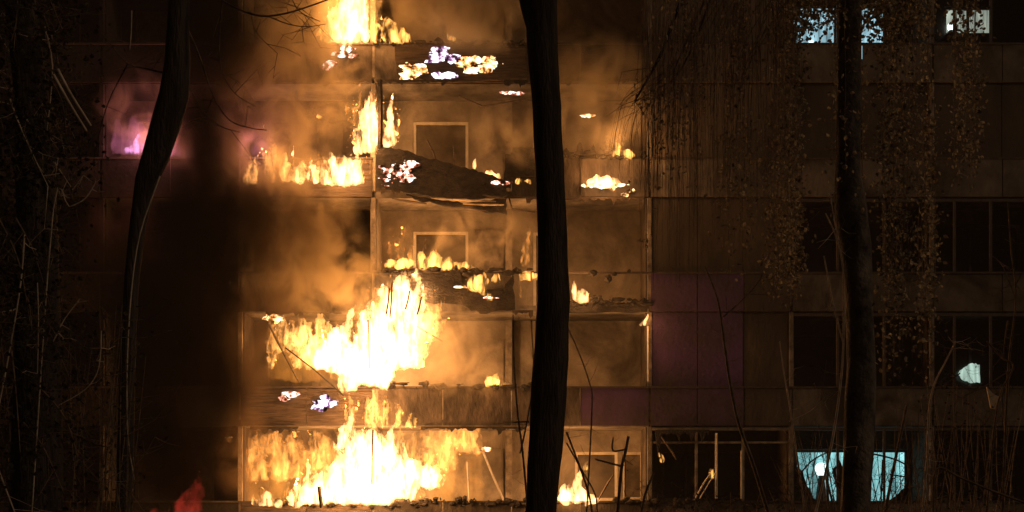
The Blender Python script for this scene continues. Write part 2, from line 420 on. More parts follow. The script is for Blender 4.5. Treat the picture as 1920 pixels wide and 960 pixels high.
def smoke(name, label, spec, mat, vox=.25, disp=.35):
    bl = [(tuple(P(px, py, y)), M_(rx)*1.22, ry*1.15, M_(rz)*1.22) for px, py, y, rx, ry, rz in spec]
    return tag(blob_mesh(name, bl, SM[mat](bl), vox, 0), label, 'smoke', kind='stuff')
smoke('smoke', 'thick orange lit smoke rolling up between the balconies beside the post',
      [(560,120,29.3,120,.8,170),(600,-60,29.2,150,.9,130),(560,450,29.2,110,.8,120),(620,520,29.3,90,.7,90),(480,260,29.1,120,.7,180),(850,0,29.5,150,.6,90),(1130,130,29.5,90,.6,70)], 'lit')
smoke('smoke', 'dark brown smoke column in front of the dark bays beside the forked tree',
[(385,420,28.6,80,.8,150),(320,620,28.4,130,.9,160),(375,250,28.8,45,.6,110),(330,820,28.4,100,.8,130),(400,60,28.9,80,.8,110),(440,500,28.7,70,.6,100),(480,400,28.7,55,.5,60),(420,720,28.8,60,.6,80)], 'dark')
smoke('smoke', 'murky brown smoke fringe between the dark column and the fire lit balconies',
      [(470,420,28.6,70,.5,130),(460,640,28.5,60,.5,110),(450,840,28.5,55,.5,90),(540,410,28.8,110,.45,90),(500,560,28.8,70,.5,80),(450,180,28.7,60,.5,130),(230,480,28.3,80,.6,150)], 'murk', disp=.7)
smoke('smoke', 'thin smoke drifting across the upper balconies behind the central trunk',
      [(1120,180,29.2,110,.7,110),(900,30,29.3,140,.7,70),(1000,250,29.4,130,.6,60),(860,660,29.2,90,.5,100),(900,440,29.3,120,.4,60)], 'thin')

# ------------------------------------------------------------------ fires
FM = {
 'hot':  flame_vol('flame_white_hot', (1,.48,.165), 25, 5.0, .47, .57, .01),
 'mid':  flame_vol('flame_yellow', (1,.43,.09), 20, 5.5, .47, .58, .0),
 'soft': flame_vol('flame_orange', (1,.36,.07), 7, 5.5, .46, .64, .01),
 'amber': flame_vol('flame_amber', (1,.42,.10), 15, 5.0, .46, .60, .01),
 'wisp': flame_vol('flame_wisp', (1,.40,.08), 9, 6.5, .50, .64, .0),
 'veil': flame_vol('flame_veil', (1,.34,.045), .95, 2.6, .36, .66, .25),
 'red':  flame_vol('flame_red', (1,.065,.04), 1.0, 3.6, .42, .66, .05),
 'pink': flame_vol('flame_violet', (.95,.42,.95), 9, 4.0, .44, .58, .02),
 'mauve': flame_vol('flame_mauve', (.9,.24,.42), 1.0, 1.5, .35, .6, .2),
}
def tongues(mb, specs, Y, rr):
    """each tongue: x, base row, tip row, half width (pixels), lean (pixels)"""
    for (px, pb, pt, hw, ln) in specs:
        n0 = 7; pts = []; rad = []
        ph = rr.uniform(0, 6.28); y = Y + rr.uniform(-.12, .12)
        for i in range(n0):
            t = i/(n0-1)
            prof = (.55+.45*math.sin(min(1, t*2.6)*math.pi*.5)) * (1-t)**.75 + .03
            wob = math.sin(ph+t*5.0)*hw*.35*t
            pts.append(P(px+ln*t**1.3+wob, pb+(pt-pb)*t, y)); rad.append(M_(hw)*prof)
        mb.tube(pts, rad, 9)
LK = .43
def fire(label, specs, Y=29.75, mat='hot', lamp=None, vox=.045, disp=.16, ts=.14, lick=0, seed=1, cat='fire', lcol=(1,.43,.13), name='fire', fringe=0):
    rr = random.Random(seed*13+5); mb = MB(); ss = list(specs)
    for (px, pb, pt, hw, ln) in specs:
        for _ in range(lick):
            x = px + rr.uniform(-.9, .9)*hw; h = abs(pb-pt)*rr.uniform(.25, .6); b = pb+(pt-pb)*rr.uniform(.0, .75)
            ss.append((x, b, b-h, hw*rr.uniform(.10, .28), rr.uniform(-.5, .7)*hw))
    tongues(mb, ss, Y, rr)
    o = mb.build(name, FM[mat]); remesh(o, vox, disp, ts)
    if fringe:
        fb = MB(); fs = []
        for (px, pb, pt, hw, ln) in specs:
            for _ in range(fringe):
                h = abs(pb-pt)*rr.uniform(.25, .8); b = pb+(pt-pb)*rr.uniform(.0, .75)
                fs.append((px+rr.uniform(-1.35, 1.35)*hw, b, b-h, hw*rr.uniform(.14, .4), rr.uniform(-.7, .7)*hw))
        tongues(fb, fs, Y, rr)
        f_ = fb.build('flame_fringe', FM['wisp'], o); remesh(f_, .04, .2, .1)
    tag(o, label, cat)
    if lamp:
        for i, (px, py, yy, pw) in enumerate(lamp):
            l = bpy.data.lights.new('fire_glow', 'POINT'); l.energy = pw*LK; l.color = lcol; l.shadow_soft_size = .3
            lo = bpy.data.objects.new('fire_glow', l); COL.objects.link(lo); lo.location = P(px, py, yy); lo.parent = o
    return o
def veil(parent, specs, Y, seed):
    mb = MB(); tongues(mb, specs, Y, random.Random(seed)); o = mb.build('flame_veil', FM['veil'], parent); remesh(o, .07, .3, .3)
G = 'fires burning on the balconies'
fire('white hot fire above the second lintel, topmost blaze at the frame edge',
     [(655,80,-60,42,10),(630,78,10,22,-5),(675,80,-20,28,0),(655,75,20,40,0)], Y=29.8, lamp=[(650,20,29.3,650)], lick=3, seed=1, fringe=5)
fire('yellow flames licking along the rail next to the topmost blaze',
     [(615,78,45,22,-8),(725,80,22,16,8),(745,80,40,20,6),(705,80,40,14,0),(765,80,60,10,0)], mat='mid', lick=3, seed=2, disp=.12)
fire('tall narrow white flame rising around the dark balcony post',
     [(690,285,160,24,0),(682,285,190,20,5),(702,285,175,16,0),(733,275,170,13,2),(730,278,215,16,0),(672,290,235,14,-4)], Y=29.95, lamp=[(690,230,29.4,520)], lick=3, seed=3, disp=.13, fringe=5)
fire('ragged yellow flames spilling over the parapet below the tall narrow flame',
     [(640,345,285,30,4),(670,343,292,20,2),(612,345,298,20,0),(585,343,300,16,0),(655,345,300,34,0),(560,345,305,18,0),(625,345,290,26,0)], Y=29.85, mat='hot', lamp=[(640,310,29.3,300)], lick=4, seed=4, disp=.14, fringe=5)
fire('thin orange flames reaching up along the scorched rail beside the smoke column',
     [(475,345,285,14,6),(505,342,235,17,6),(535,342,280,16,0),(560,343,300,18,0),(590,340,305,14,0),(465,345,310,10,0)], Y=29.85, mat='amber', lamp=[(520,300,29.2,120)], lick=7, seed=5, disp=.16)
fire('huge white fire filling the balcony under the drooping sheets, largest but one',
     [(690,722,560,62,25),(745,690,545,48,20),(640,700,600,48,10),(610,690,640,34,0),(780,690,545,30,-20),(760,600,505,34,0),(720,620,530,30,10),(655,735,640,30,-10)],
     Y=29.75, lamp=[(690,640,29.0,1500),(760,560,29.3,350)], lick=5, seed=6, disp=.2, ts=.18, fringe=5)
vf = fire('orange veil of fire curling round the ceiling corner of the biggest upper blaze',
     [(510,690,590,12,-4),(530,660,588,22,8),(560,650,592,34,0),(600,690,596,46,0),(565,690,600,26,0),(800,640,560,36,10)], Y=30.2, mat='amber', lick=7, seed=7, disp=.25, ts=.12)
veil(vf, [(520,715,585,26,0),(550,715,590,30,0),(590,715,590,36,0),(630,715,600,30,0)], 30.6, 3)
fire('long orange licks hanging down across the parapet between the two biggest blazes',
     [(665,800,722,8,-14),(690,802,735,12,-6),(720,803,740,12,6),(700,802,722,18,0),(745,800,745,8,8),(770,802,770,14,4),(650,790,730,6,-8)], Y=29.85, mat='mid', lick=4, seed=8, disp=.12, ts=.1)
fire('broad white fire on the lowest balcony with peaks on either side',
     [(700,945,798,62,0),(650,945,830,50,10),(600,945,868,38,5),(745,935,830,52,-10),(560,948,892,28,5),(800,915,865,30,10),(820,905,880,18,6),(690,940,800,75,0),(770,900,860,35,0)],
     Y=29.75, lamp=[(690,870,29.0,1500),(600,900,29.2,400)], lick=5, seed=9, disp=.2, ts=.18, fringe=5)
fire('small bright flame at the foot of the lowest fire beside the dark smoke',
     [(495,950,918,20,5),(520,952,930,14,0),(478,948,932,10,0)], Y=29.8, mat='hot', lamp=[(490,900,29.2,180)], lick=3, seed=10, disp=.1, fringe=5)
vf = fire('orange veil of flame rolling under the lowest balcony ceiling',
     [(480,900,815,34,-10),(540,900,815,44,0),(600,880,810,44,0),(820,880,808,46,10),(880,850,808,34,10),(860,835,806,60,0),(430,830,815,10,-8),(500,850,810,40,0)], Y=30.45, mat='soft', lick=7, seed=11, disp=.3, ts=.14)
veil(vf, [(470,950,800,30,0),(520,950,800,40,0),(570,950,800,40,0),(620,950,800,40,0),(830,945,800,44,0),(890,945,812,30,0)], 30.65, 4)
fire('low yellow flames on the middle balcony in front of the window frame',
     [(790,505,470,18,0),(815,505,465,20,4),(840,505,480,18,0),(760,503,485,22,0),(730,500,488,18,-4),(870,505,492,16,0)], Y=30.1, mat='mid', lamp=[(800,470,29.9,260)], lick=4, seed=12, disp=.09, ts=.1)
fire('thin red flames clinging to the wall beside the middle window frame',
     [(752,495,415,9,4),(770,495,440,8,6),(735,495,450,8,-6),(795,470,440,6,2)], Y=30.9, mat='soft', lick=4, seed=13, disp=.14, ts=.12)
fire('thin pinkish flame standing against the wall next to the central trunk',
     [(990,500,420,9,0),(985,500,450,14,4)], Y=30.9, mat='soft', lamp=[(980,470,30.2,60)], lick=3, seed=14, disp=.1)
fire('bright patch of flame eating through the middle parapet',
     [(885,540,512,14,0),(905,535,510,18,0),(928,530,508,12,4),(895,550,530,24,0),(915,565,545,14,0)], Y=29.9, mat='mid', lick=4, seed=15, disp=.1, ts=.09)
fire('bright flame along the broken rail touching the central trunk',
     [(985,525,508,18,8),(975,560,510,5,0),(1002,522,510,12,0)], Y=29.9, mat='mid', lick=2, seed=16, disp=.05, ts=.09)
fire('white violet flame behind the central trunk on the charred middle parapet',
     [(1078,565,520,10,2),(1090,568,540,16,4),(1102,568,548,8,0)], Y=29.9, mat='hot', lamp=[(1090,540,29.6,160)], lick=3, seed=17, disp=.08)
fire('low yellow flame lying on the upper parapet near the hanging birch twigs',
     [(1110,350,334,14,-4),(1135,350,330,16,4),(1155,350,333,12,4),(1130,350,338,34,0)], Y=29.9, mat='hot', lamp=[(1135,325,29.4,170)], lick=3, seed=18, disp=.05, ts=.08)
fire('small yellow flame standing on the rail at the birch twigs',
     [(1160,295,262,10,0),(1170,295,280,20,4),(1150,293,280,8,0),(1185,295,285,8,0)], Y=29.9, mat='mid', lamp=[(1165,270,29.4,170)], lick=3, seed=19, disp=.07, ts=.08)
fire('small flame in the broken window beyond the sagging charred sheet',
     [(888,318,292,7,2),(920,336,318,16,0),(935,336,322,8,0)], Y=30.2, mat='hot', lamp=[(915,315,30.0,60)], lick=2, seed=21, disp=.05, ts=.08)
fire('short flame row glowing below the charred block beside the central trunk',
     [(975,344,333,12,0),(992,344,334,9,0)], Y=29.85, mat='mid', lick=3, seed=22, disp=.04, ts=.07)
fire('small ragged flame alone on the lower rail, well away from the big fires',
     [(915,724,700,8,0),(930,724,696,10,4),(945,724,706,7,4),(925,722,708,20,0)], Y=29.95, mat='mid', lamp=[(925,700,29.5,40)], lick=4, seed=23, disp=.07, ts=.07)
fire('torch like flame on top of the thin pipe at the balcony corner',
     [(1208,612,590,7,6),(1213,600,586,5,5),(1202,612,602,6,0)], Y=29.9, mat='hot', lamp=[(1190,606,29.5,70)], lick=2, seed=24, disp=.04, ts=.07)
fire('tapering bright flame on the lowest balcony just behind the central trunk',
     [(1078,945,880,20,4),(1060,945,905,16,0),(1075,945,915,40,0),(1110,945,930,22,0)], Y=29.95, mat='hot', lamp=[(1080,900,29.6,420)], lick=2, seed=25, disp=.08)
fire('tiny flame on the corner of the door frame beside the central trunk',
     [(1098,882,862,7,2)], Y=30.3, mat='mid', lick=3, seed=26, disp=.04, ts=.06)
fire('dull red flame rising from the dark ground cover under the smoke column',
     [(355,975,880,22,18),(340,980,925,26,8),(372,960,905,14,6),(300,985,955,30,0)], Y=26.5, mat='red', lamp=[(350,950,26.2,22)], lick=4, seed=27, disp=.2, ts=.2, lcol=(1,.12,.06))
fire('violet white flame on the far balcony half hidden by the forked tree',
     [(258,288,245,9,0),(250,288,262,12,-4),(272,288,262,10,0),(240,288,275,12,0)], Y=30.1, mat='pink', lamp=[(262,255,29.7,90)], lick=4, seed=28, disp=.08, ts=.08, lcol=(.85,.30,.42))
fire('mauve glowing veil above the violet flame on the far balcony',
     [(225,290,225,24,0),(260,290,210,34,0),(305,290,215,34,10),(330,290,250,16,10)], Y=30.5, mat='mauve', lick=2, seed=29, disp=.2, ts=.3, lamp=[(285,250,29.7,230)], lcol=(1,.27,.22))
smoke('smoke', 'rosy lit smoke filling the far balcony around the violet flame', [(265,210,29.9,90,.5,90),(340,230,29.7,70,.5,80),(470,240,29.7,50,.4,60)], 'thin')
fire('purple flames on the rail between the smoke column and the orange flames',
     [(480,292,250,14,8),(495,292,262,12,4)], Y=30.2, mat='mauve', lick=2, seed=30, disp=.1, ts=.15, lamp=[(478,262,29.6,85)], lcol=(1,.3,.5))
for px, py, w in ((1240,858,8),(1335,888,7)):
    fire('tiny flame on a bar in the corner bay next to the lowest fire' if px < 1300 else 'tiny flame at the joint of the leaning sticks in the corner bay',
     [(px,py+10,py-10,w,2),(px-4,py,py-14,w*.5,0)], Y=29.95, mat='mid', lick=2, seed=31+w, disp=.05, ts=.06)
fire('small flame caught on the upper rail just above the glowing violet embers',
     [(842,76,58,6,-4),(852,78,66,6,0)], Y=29.9, mat='mid', lick=3, seed=40, disp=.05, ts=.06)
fire('small detached flame floating in the smoke to one side of the tall narrow flame',
     [(600,222,212,9,0)], Y=29.6, mat='mid', lick=2, seed=41, disp=.05, ts=.06)

EM = {
 'y': emit_surf('ember_yellow', (1,.80,.45), (1,.38,.10), 3.4, .7, 7, .36, .56),
 'p': emit_surf('ember_violet', (1,.90,1), (.30,.13,.30), 2.8, .22, 7, .36, .56),
 'k': emit_surf('ember_pink', (1,.85,.72), (.70,.20,.10), 2.8, .35, 8, .38, .58),
}
def embers(label, px, py, wx, wy, n, mat, Y=29.93, r=3.2, seed=0):
    rr = random.Random(seed+99); mb = MB()
    cl = [(rr.uniform(-.8,.8), rr.uniform(-.7,.7)) for _ in range(max(2, n//9))]
    for _ in range(int(n*1.3)):
        c = rr.choice(cl); x = px + (c[0]+rr.gauss(0,.17))*wx*1.1; y = py + (c[1]+rr.gauss(0,.16))*wy*1.1
        mb.lump(P(x, y, Y), M_(r*rr.choice((.3,.5,.8,1.2,1.5))*rr.uniform(.8,1.2)), rr, rr.uniform(.7,3.0), .5, rr.uniform(.4,1.3))
    return tag(mb.build('embers', EM[mat]), label, 'embers', kind='stuff')
embers('yellow embers in a clump on the charred top parapet', 775, 130, 16, 20, 80, 'y', seed=1)
embers('white violet embers glowing on the charred top parapet', 828, 100, 22, 16, 55, 'p', seed=2)
embers('low white violet row of embers at the foot of the charred top parapet', 838, 141, 20, 6, 55, 'p', seed=3)
embers('orange embers streaking across the charred top parapet towards the central trunk', 895, 122, 34, 15, 110, 'y', seed=4)
embers('scattered orange embers under the topmost blaze', 645, 98, 22, 12, 30, 'k', seed=5)
embers('faint orange embers beside the topmost blaze', 605, 122, 16, 7, 20, 'k', seed=6)
embers('pink white embers on the sagging charred sheet', 748, 322, 34, 22, 110, 'k', Y=29.84, r=2.6, seed=7)
embers('embers at the broken window beyond the sagging charred sheet', 935, 342, 14, 4, 26, 'k', Y=29.8, r=2.4, seed=8)
embers('pale embers strung along the rail under the biggest upper blaze', 540, 742, 12, 12, 22, 'k', seed=9)
embers('violet white embers below the leaning pole of the biggest upper blaze', 608, 755, 20, 13, 60, 'p', seed=10)
embers('glowing scraps at the corner over the orange veil of fire', 508, 598, 16, 6, 50, 'y', seed=11)
embers('single glowing scraps on the middle parapet', 848, 538, 12, 3, 20, 'y', seed=12)
embers('faint glowing scraps low on the middle parapet', 912, 556, 18, 8, 34, 'k', seed=13)
embers('dim glowing scraps on the parapet behind the central trunk', 1180, 362, 12, 5, 18, 'y', r=2, seed=14)
embers('dim glowing strip on a ceiling edge beside the central trunk', 965, 176, 26, 3, 26, 'k', Y=30.1, r=2.2, seed=15)
embers('bright scraps on the beam end at the lowest balcony', 912, 848, 5, 10, 12, 'y', r=2.2, seed=16)

embers('thin strip of glowing scraps on a ceiling edge behind the central trunk', 1088, 217, 20, 3, 34, 'y', Y=30.2, r=2.2, seed=20)
embers('glowing row of scraps along the upper parapet near the hanging birch twigs', 1130, 346, 40, 3, 60, 'y', Y=29.85, r=3, seed=21)
# ------------------------------------------------------------------ charred wreckage on the balconies
def jag(pts, amp, rr, sub=5):
    out_ = []
    for i in range(len(pts)):
        a, b = pts[i], pts[(i+1) % len(pts)]
        for t in range(sub):
            u = t/sub; out_.append((a[0]+(b[0]-a[0])*u+rr.uniform(-amp,amp)*(t>0), a[1]+(b[1]-a[1])*u+rr.uniform(-amp,amp)*(t>0)))
    return out_
def sheet(name, label, cat, pts, Y, th=.07, mat='char', amp=2.5, seed=1, group=None, tilt=0):
    rr = random.Random(seed); q = [(X(a, Y), Z(b, Y)) for a, b in jag(pts, amp, rr)]
    return tag(MB().slab_poly(q, Y, Y+th).build(name, MAT[mat]), label, cat, group)
sheet('burnt_sheet', 'large blackened balcony sheet sagging downwards from the dark post', 'burnt sheet',
      [(706,284),(722,276),(748,279),(790,292),(832,304),(872,313),(910,325),(946,336),(950,366),(905,372),(850,372),(790,366),(740,357),(706,350)], 29.86, seed=3)
sheet('burnt_sheet', 'squarish blackened block standing beside the central trunk at the upper rail', 'burnt sheet',
      [(946,290),(962,288),(962,275),(1002,277),(1002,330),(960,332),(958,352),(946,352)], 29.88, amp=1.5, seed=4)
sheet('burnt_sheet', 'dark scorched underside sheet hanging below the sagging one, layered at its edge', 'burnt sheet',
      [(760,362),(830,376),(880,380),(950,370),(950,402),(905,396),(850,388),(780,374)], 29.95, seed=5)
for i, (a, b, c, d) in enumerate(((850,374,930,378),(868,382,945,384),(870,390,915,395),(735,372,800,382),(905,366,948,372))):
    tag(MB().tube([P(a,b,29.8), P((a+c)/2,(b+d)/2+1,29.78), P(c,d,29.8)], [.018,.03,.015], 4).build('charred_lath', MAT['cloth' if i < 2 else 'charl']),
        ['pale edged lath under the sagging sheet, upper one', 'long pale edged lath along the hanging scorched sheet', 'short dark lath poking from the hanging scorched sheet',
         'dark lath slanting below the ember patch', 'dark lath at the lower corner of the sagging sheet'][i], 'lath', 'laths broken off the sagging balcony')
sheet('burnt_sheet', 'blackened lower strip of the middle parapet beneath the embers', 'burnt sheet',
      [(760,508),(862,508),(868,540),(940,545),(962,512),(966,580),(900,588),(860,570),(800,566),(765,540)], 29.9, seed=6)
sheet('burnt_sheet', 'charred ragged strip left along the floor edge behind the central trunk', 'burnt sheet',
      [(1055,568),(1110,566),(1112,553),(1128,554),(1132,566),(1180,570),(1212,563),(1214,584),(1055,586)], 29.92, amp=2, seed=7)
sheet('burnt_sheet', 'blackened top parapet sheet with glowing embers on it', 'burnt sheet',
      [(740,84),(840,80),(985,86),(988,148),(930,150),(860,152),(790,148),(745,150)], 29.94, th=.04, mat='charl', amp=2, seed=8)
dsp = [(3,985,1210,372,10),(4,945,990,152,14),(2,705,760,588,12),(2,960,1000,584,12),(4,705,860,152,8),(1,790,985,802,9),(3,705,770,352,16),(4,1060,1210,150,9),(3,1065,1150,288,-16),(3,500,560,365,8),(2,500,640,586,9),(1,470,560,802,10),(4,600,690,152,9),(0,1230,1330,808,22)]
wh = ['under the upper slab behind the central trunk','at the top slab beside the central trunk','under the middle slab above the biggest upper blaze','under the middle slab touching the central trunk',
 'under the top slab beside the scorched post','along the ceiling edge of the lowest balcony','below the pink white embers','under the top slab behind the central trunk','standing along the upper rail behind the central trunk',
 'under the thin orange flames','over the orange veil of the upper blaze','over the orange veil of the lowest balcony','under the topmost blaze','from the ceiling of the corner bay']
rr = random.Random(77)
for i, (k_, a, b, y, h) in enumerate(dsp):
    n_ = int((b-a)/3.5); top = [(a+(b-a)*j/n_, y-(2 if h > 0 else -2)) for j in range(n_+1)]; low = [(a+(b-a)*j/n_+rr.uniform(-2,2), y+h*(.12+.9*max(0, mn.noise(Vector((j*.35, i*3.7, 0)))*2.2)+rr.choice((0,.1,.25)))*rr.uniform(.7,1.2)) for j in range(n_+1)]
    pts = top + low[::-1]; q = [(X(u, 29.9), Z(v, 29.9)) for u, v in pts]
    tag(MB().slab_poly(q, 29.87, 29.91).build('hanging_debris', MAT['char' if i % 3 else 'charl']), 'ragged charred fringe ' + wh[i], 'debris', 'ragged charred fringes along the balcony edges')
for i, (a, b, c, d, e_, f_) in enumerate(((955,372,960,392,1004,398),(700,560,760,600,830,640),(860,180,905,200,985,186),(800,262,812,285,820,310),(850,272,852,295,853,312),(1120,940,1140,905,1150,890),(500,600,520,640,560,716),(1235,812,1262,850,1268,862))):
    tag(MB().tube([P(a,b,30.0), P(c,d,29.95), P(e_,f_,30.0)], [.02,.028,.014], 4).build('broken_stick', MAT['charl']),
      ['broken stick under the upper slab touching the central trunk','long broken stick crossing the right flank of the biggest upper blaze','broken stick in the top opening beside the central trunk','short broken stick rising from the sagging sheet',
       'second short broken stick rising from the sagging sheet, by the window frame','broken stick leaning over the lowest rail behind the central trunk','broken stick inside the orange veil of the upper blaze','broken stick hanging from the corner bay ceiling'][i], 'stick', 'broken sticks among the burning balconies')
for i, (px, py, r) in enumerate(((1112,512,8),(1142,522,9),(1152,514,5),(1180,508,4))):
    o = MB().lump(P(px, py, 29.92), M_(r), random.Random(i), 1, .7, .9).build('charred_scrap', MAT['char'])
    tag(o, ['charred scrap on the broken rail nearest the central trunk', 'largest charred scrap on the broken rail behind the central trunk',
            'small charred scrap just above the largest one on the broken rail', 'smallest charred scrap on the broken rail near the birch twigs'][i], 'scrap', 'charred scraps stuck to the broken rail')
def bar(name, label, cat, pts, Y, r, mat, group=None, dy=0, seg=5):
    q = [P(a, b, Y + dy*i) for i, (a, b) in enumerate(pts)]
    return tag(MB().tube(q, r, seg).build(name, MAT[mat]), label, cat, group)
bar('scorched_post', 'blackened post standing in the middle of the tall narrow flame', 'post', [(712,150),(713,215),(712,278)], 29.55, .065, 'char')
bar('fallen_pole', 'dark pole leaning down across the front of the biggest upper blaze', 'pole', [(535,652),(590,694),(645,742)], 29.5, .018, 'char')
bar('fallen_pole', 'pale pole leaning inside the lowest balcony below the glowing beam end', 'pole', [(906,848),(925,895),(946,942)], 29.95, .03, 'frame')
bar('fallen_pole', 'short upright pale pole beside the broad lowest fire', 'pole', [(876,866),(878,905),(880,942)], 29.95, .03, 'frame')
bar('pipe', 'thin upright pipe under the torch like flame', 'pipe', [(1215,612),(1215,715)], 29.9, .028, 'frame')
bar('pipe', 'black pipe upright in the middle of the biggest upper blaze', 'pipe', [(690,600),(693,690)], 29.15, .022, 'char')
bar('pipe', 'black pipe upright in the middle of the broad lowest fire', 'pipe', [(699,806),(697,908)], 29.15, .026, 'char')
bar('fallen_pole', 'blackened stump standing at the front of the broad lowest fire', 'pole', [(598,912),(600,930),(603,952)], 29.15, .05, 'char')
for i, (a, b, c, d) in enumerate(((730,540,724,590),(735,530,731,595),(768,545,760,580),(790,556,782,590))):
    bar('drooping_strip', ['first blackened strip dangling into the biggest upper blaze', 'long thick blackened strip dangling into the blaze beside the first',
        'third blackened strip, dangling short into the blaze', 'last blackened strip, dangling at the edge of the blaze'][i], 'strip', [(a,b),((a+c)/2+1,(b+d)/2),(c,d)], 29.2, .022, 'char',
        'blackened strips dangling into the blaze')
bar('fallen_pole', 'pale stick leaning in the corner bay up to the tiny flame', 'pole', [(1302,938),(1320,905),(1338,880)], 29.9, .02, 'frame')
bar('fallen_pole', 'second pale stick leaning in the corner bay, just beside its twin', 'pole', [(1312,935),(1328,908),(1342,886)], 29.85, .014, 'frame')
bar('pipe', 'tall pale pipe standing in the corner bay behind the leaning sticks', 'pipe', [(1343,812),(1343,935)], 29.9, .035, 'frame')
bar('pipe', 'shorter dull pipe standing between the leaning sticks and the thin dark tree', 'pipe', [(1390,845),(1390,935)], 29.9, .025, 'frame')
# rubble on the lowest parapet
rr = random.Random(5); mb = MB()
for i in range(150):
    x = rr.choice((rr.uniform(740,1000), rr.uniform(480,760), rr.uniform(1150,1480)))
    mb.lump(P(x, 940+rr.uniform(-5,8), 29.95), M_(rr.uniform(1.5,6)), rr, rr.uniform(.7,1.8), .7, rr.uniform(.5,1.4))
tag(mb.build('rubble', MAT['char']), 'burnt rubble heaped along the lowest parapet rail', 'rubble', kind='stuff')
for k_, a, b, y, n_, lab in ((3,705,950,0,0,''),(2,705,1000,508,70,'burnt rubble lying along the middle rail in front of the window frame'),(3,960,1210,290,60,'burnt rubble along the upper rail either side of the central trunk'),(4,700,990,80,45,'burnt crumbs along the top rail above the embers'),(1,640,1000,722,40,'burnt crumbs on the rail under the biggest upper blaze'),(2,1060,1212,566,60,'burnt rubble lying on the middle floor edge behind the central trunk')):
    if not n_: continue
    mb = MB()
    for i in range(n_):
        mb.lump(P(rr.uniform(a,b), y+rr.uniform(-5,5), 29.93), M_(rr.choice((1.5,2.5,4,6.5))), rr, rr.uniform(.7,2.4), .7, rr.uniform(.4,1.2))
    tag(mb.build('rubble', MAT['char']), lab, 'rubble', kind='stuff')

# ------------------------------------------------------------------ lamps in the lit rooms
def sphere_mb(c, r, U=16, V=10):
    mb = MB()
    for j in range(V+1):
        ph = math.pi*j/V
        for i in range(U):
            th = 2*math.pi*i/U; mb.v.append((c[0]+r*math.sin(ph)*math.cos(th), c[1]+r*math.sin(ph)*math.sin(th), c[2]+r*math.cos(ph)))
    for j in range(V):
        for i in range(U):
            i2 = (i+1) % U; mb.f.append((j*U+i, (j+1)*U+i, (j+1)*U+i2, j*U+i2))
    return mb
def flat_em(name, c, s):
    m, nt, out = newmat(name); em = nt.nodes.new('ShaderNodeEmission'); em.inputs[0].default_value = (*c,1); em.inputs[1].default_value = s
    nt.links.new(em.outputs[0], out.inputs['Surface']); return m
LAMPM = flat_em('lamp_glass_lit', (.85,1,.98), 2.2)
def globe(label, px, py, Y, r, stand=None):
    e = empty('globe_lamp', P(px, py, Y)); tag(e, label, 'lamp')
    o = sphere_mb((0,0,0), M_(r)).build('lamp_shade', LAMPM, e, True)
    if stand:
        s = MB().tube([(0,.0,-M_(r)*.9), (0,0,-M_(stand))], [.07,.16], 8)
        s.tube([(M_(6),-.05,M_(-8)), (M_(14),-.05,-M_(stand)*.6), (M_(20),-.05,-M_(stand))], .03, 6); s.build('stand', MAT['dkframe'], e)
    return e
globe('bright white globe lamp on a dark stand in the cyan window', 1540, 880, 31.1, 13, 62)
globe('small bright lamp behind the leaves in the highest pale window', 1785, 50, 31.2, 9, 14)
globe('small bright lamp at the sill of the highest bluish window', 1521, 80, 31.2, 5, 8)
tag(MB().box(X(1484,31), X(1712,31), 30.95, 31.0, Z(843,31), Z(806,31)).build('roller_blind', surf('teal_blind', (.05,.10,.11), (.09,.17,.18), 3, .8, .2, 20)), 'dull teal blind rolled down above the cyan window', 'blind')
# lit gap between drawn curtains
rr = random.Random(8)
tag(MB().slab_poly([(X(a,31.2), Z(b,31.2)) for a, b in jag([(1796,701),(1806,690),(1822,681),(1836,684),(1837,718),(1816,717),(1802,710)], 1.4, rr, 4)], 31.16, 31.2).build('lit_window', LIT['green']),
    'small greenish white lit window gap seen through bare sticks', 'window')
for i, pts in enumerate(([(1490,868),(1506,885),(1514,912),(1524,930),(1532,952),(1490,952)], [(1704,895),(1696,915),(1680,930),(1662,942),(1655,952),(1704,952)], [(1574,862),(1582,880),(1584,952),(1576,952),(1570,905),(1560,885)])):
    tag(MB().slab_poly([(X(a,31.1), Z(b,31.1)) for a, b in jag(pts, 1.2, rr, 3)], 31.1, 31.13).build('curtain', MAT['dleaf']),
        ['dark curtain pulled aside at the lower corner by the globe lamp', 'dark curtain gathered at the far lower corner of the cyan window', 'dark curtain edge hanging between globe lamp and birch trunk'][i], 'curtain', 'dark curtains at the cyan window')
tag(MB().slab_poly([(X(1850,20),Z(725,20)),(X(1862,20),Z(738,20)),(X(1878,20),Z(746,20)),(X(1868,20),Z(768,20)),(X(1858,20),Z(765,20))], 20, 20.03).build('rag', MAT['cloth']),
    'tan rag caught on the bare sticks below the small lit gap', 'rag')

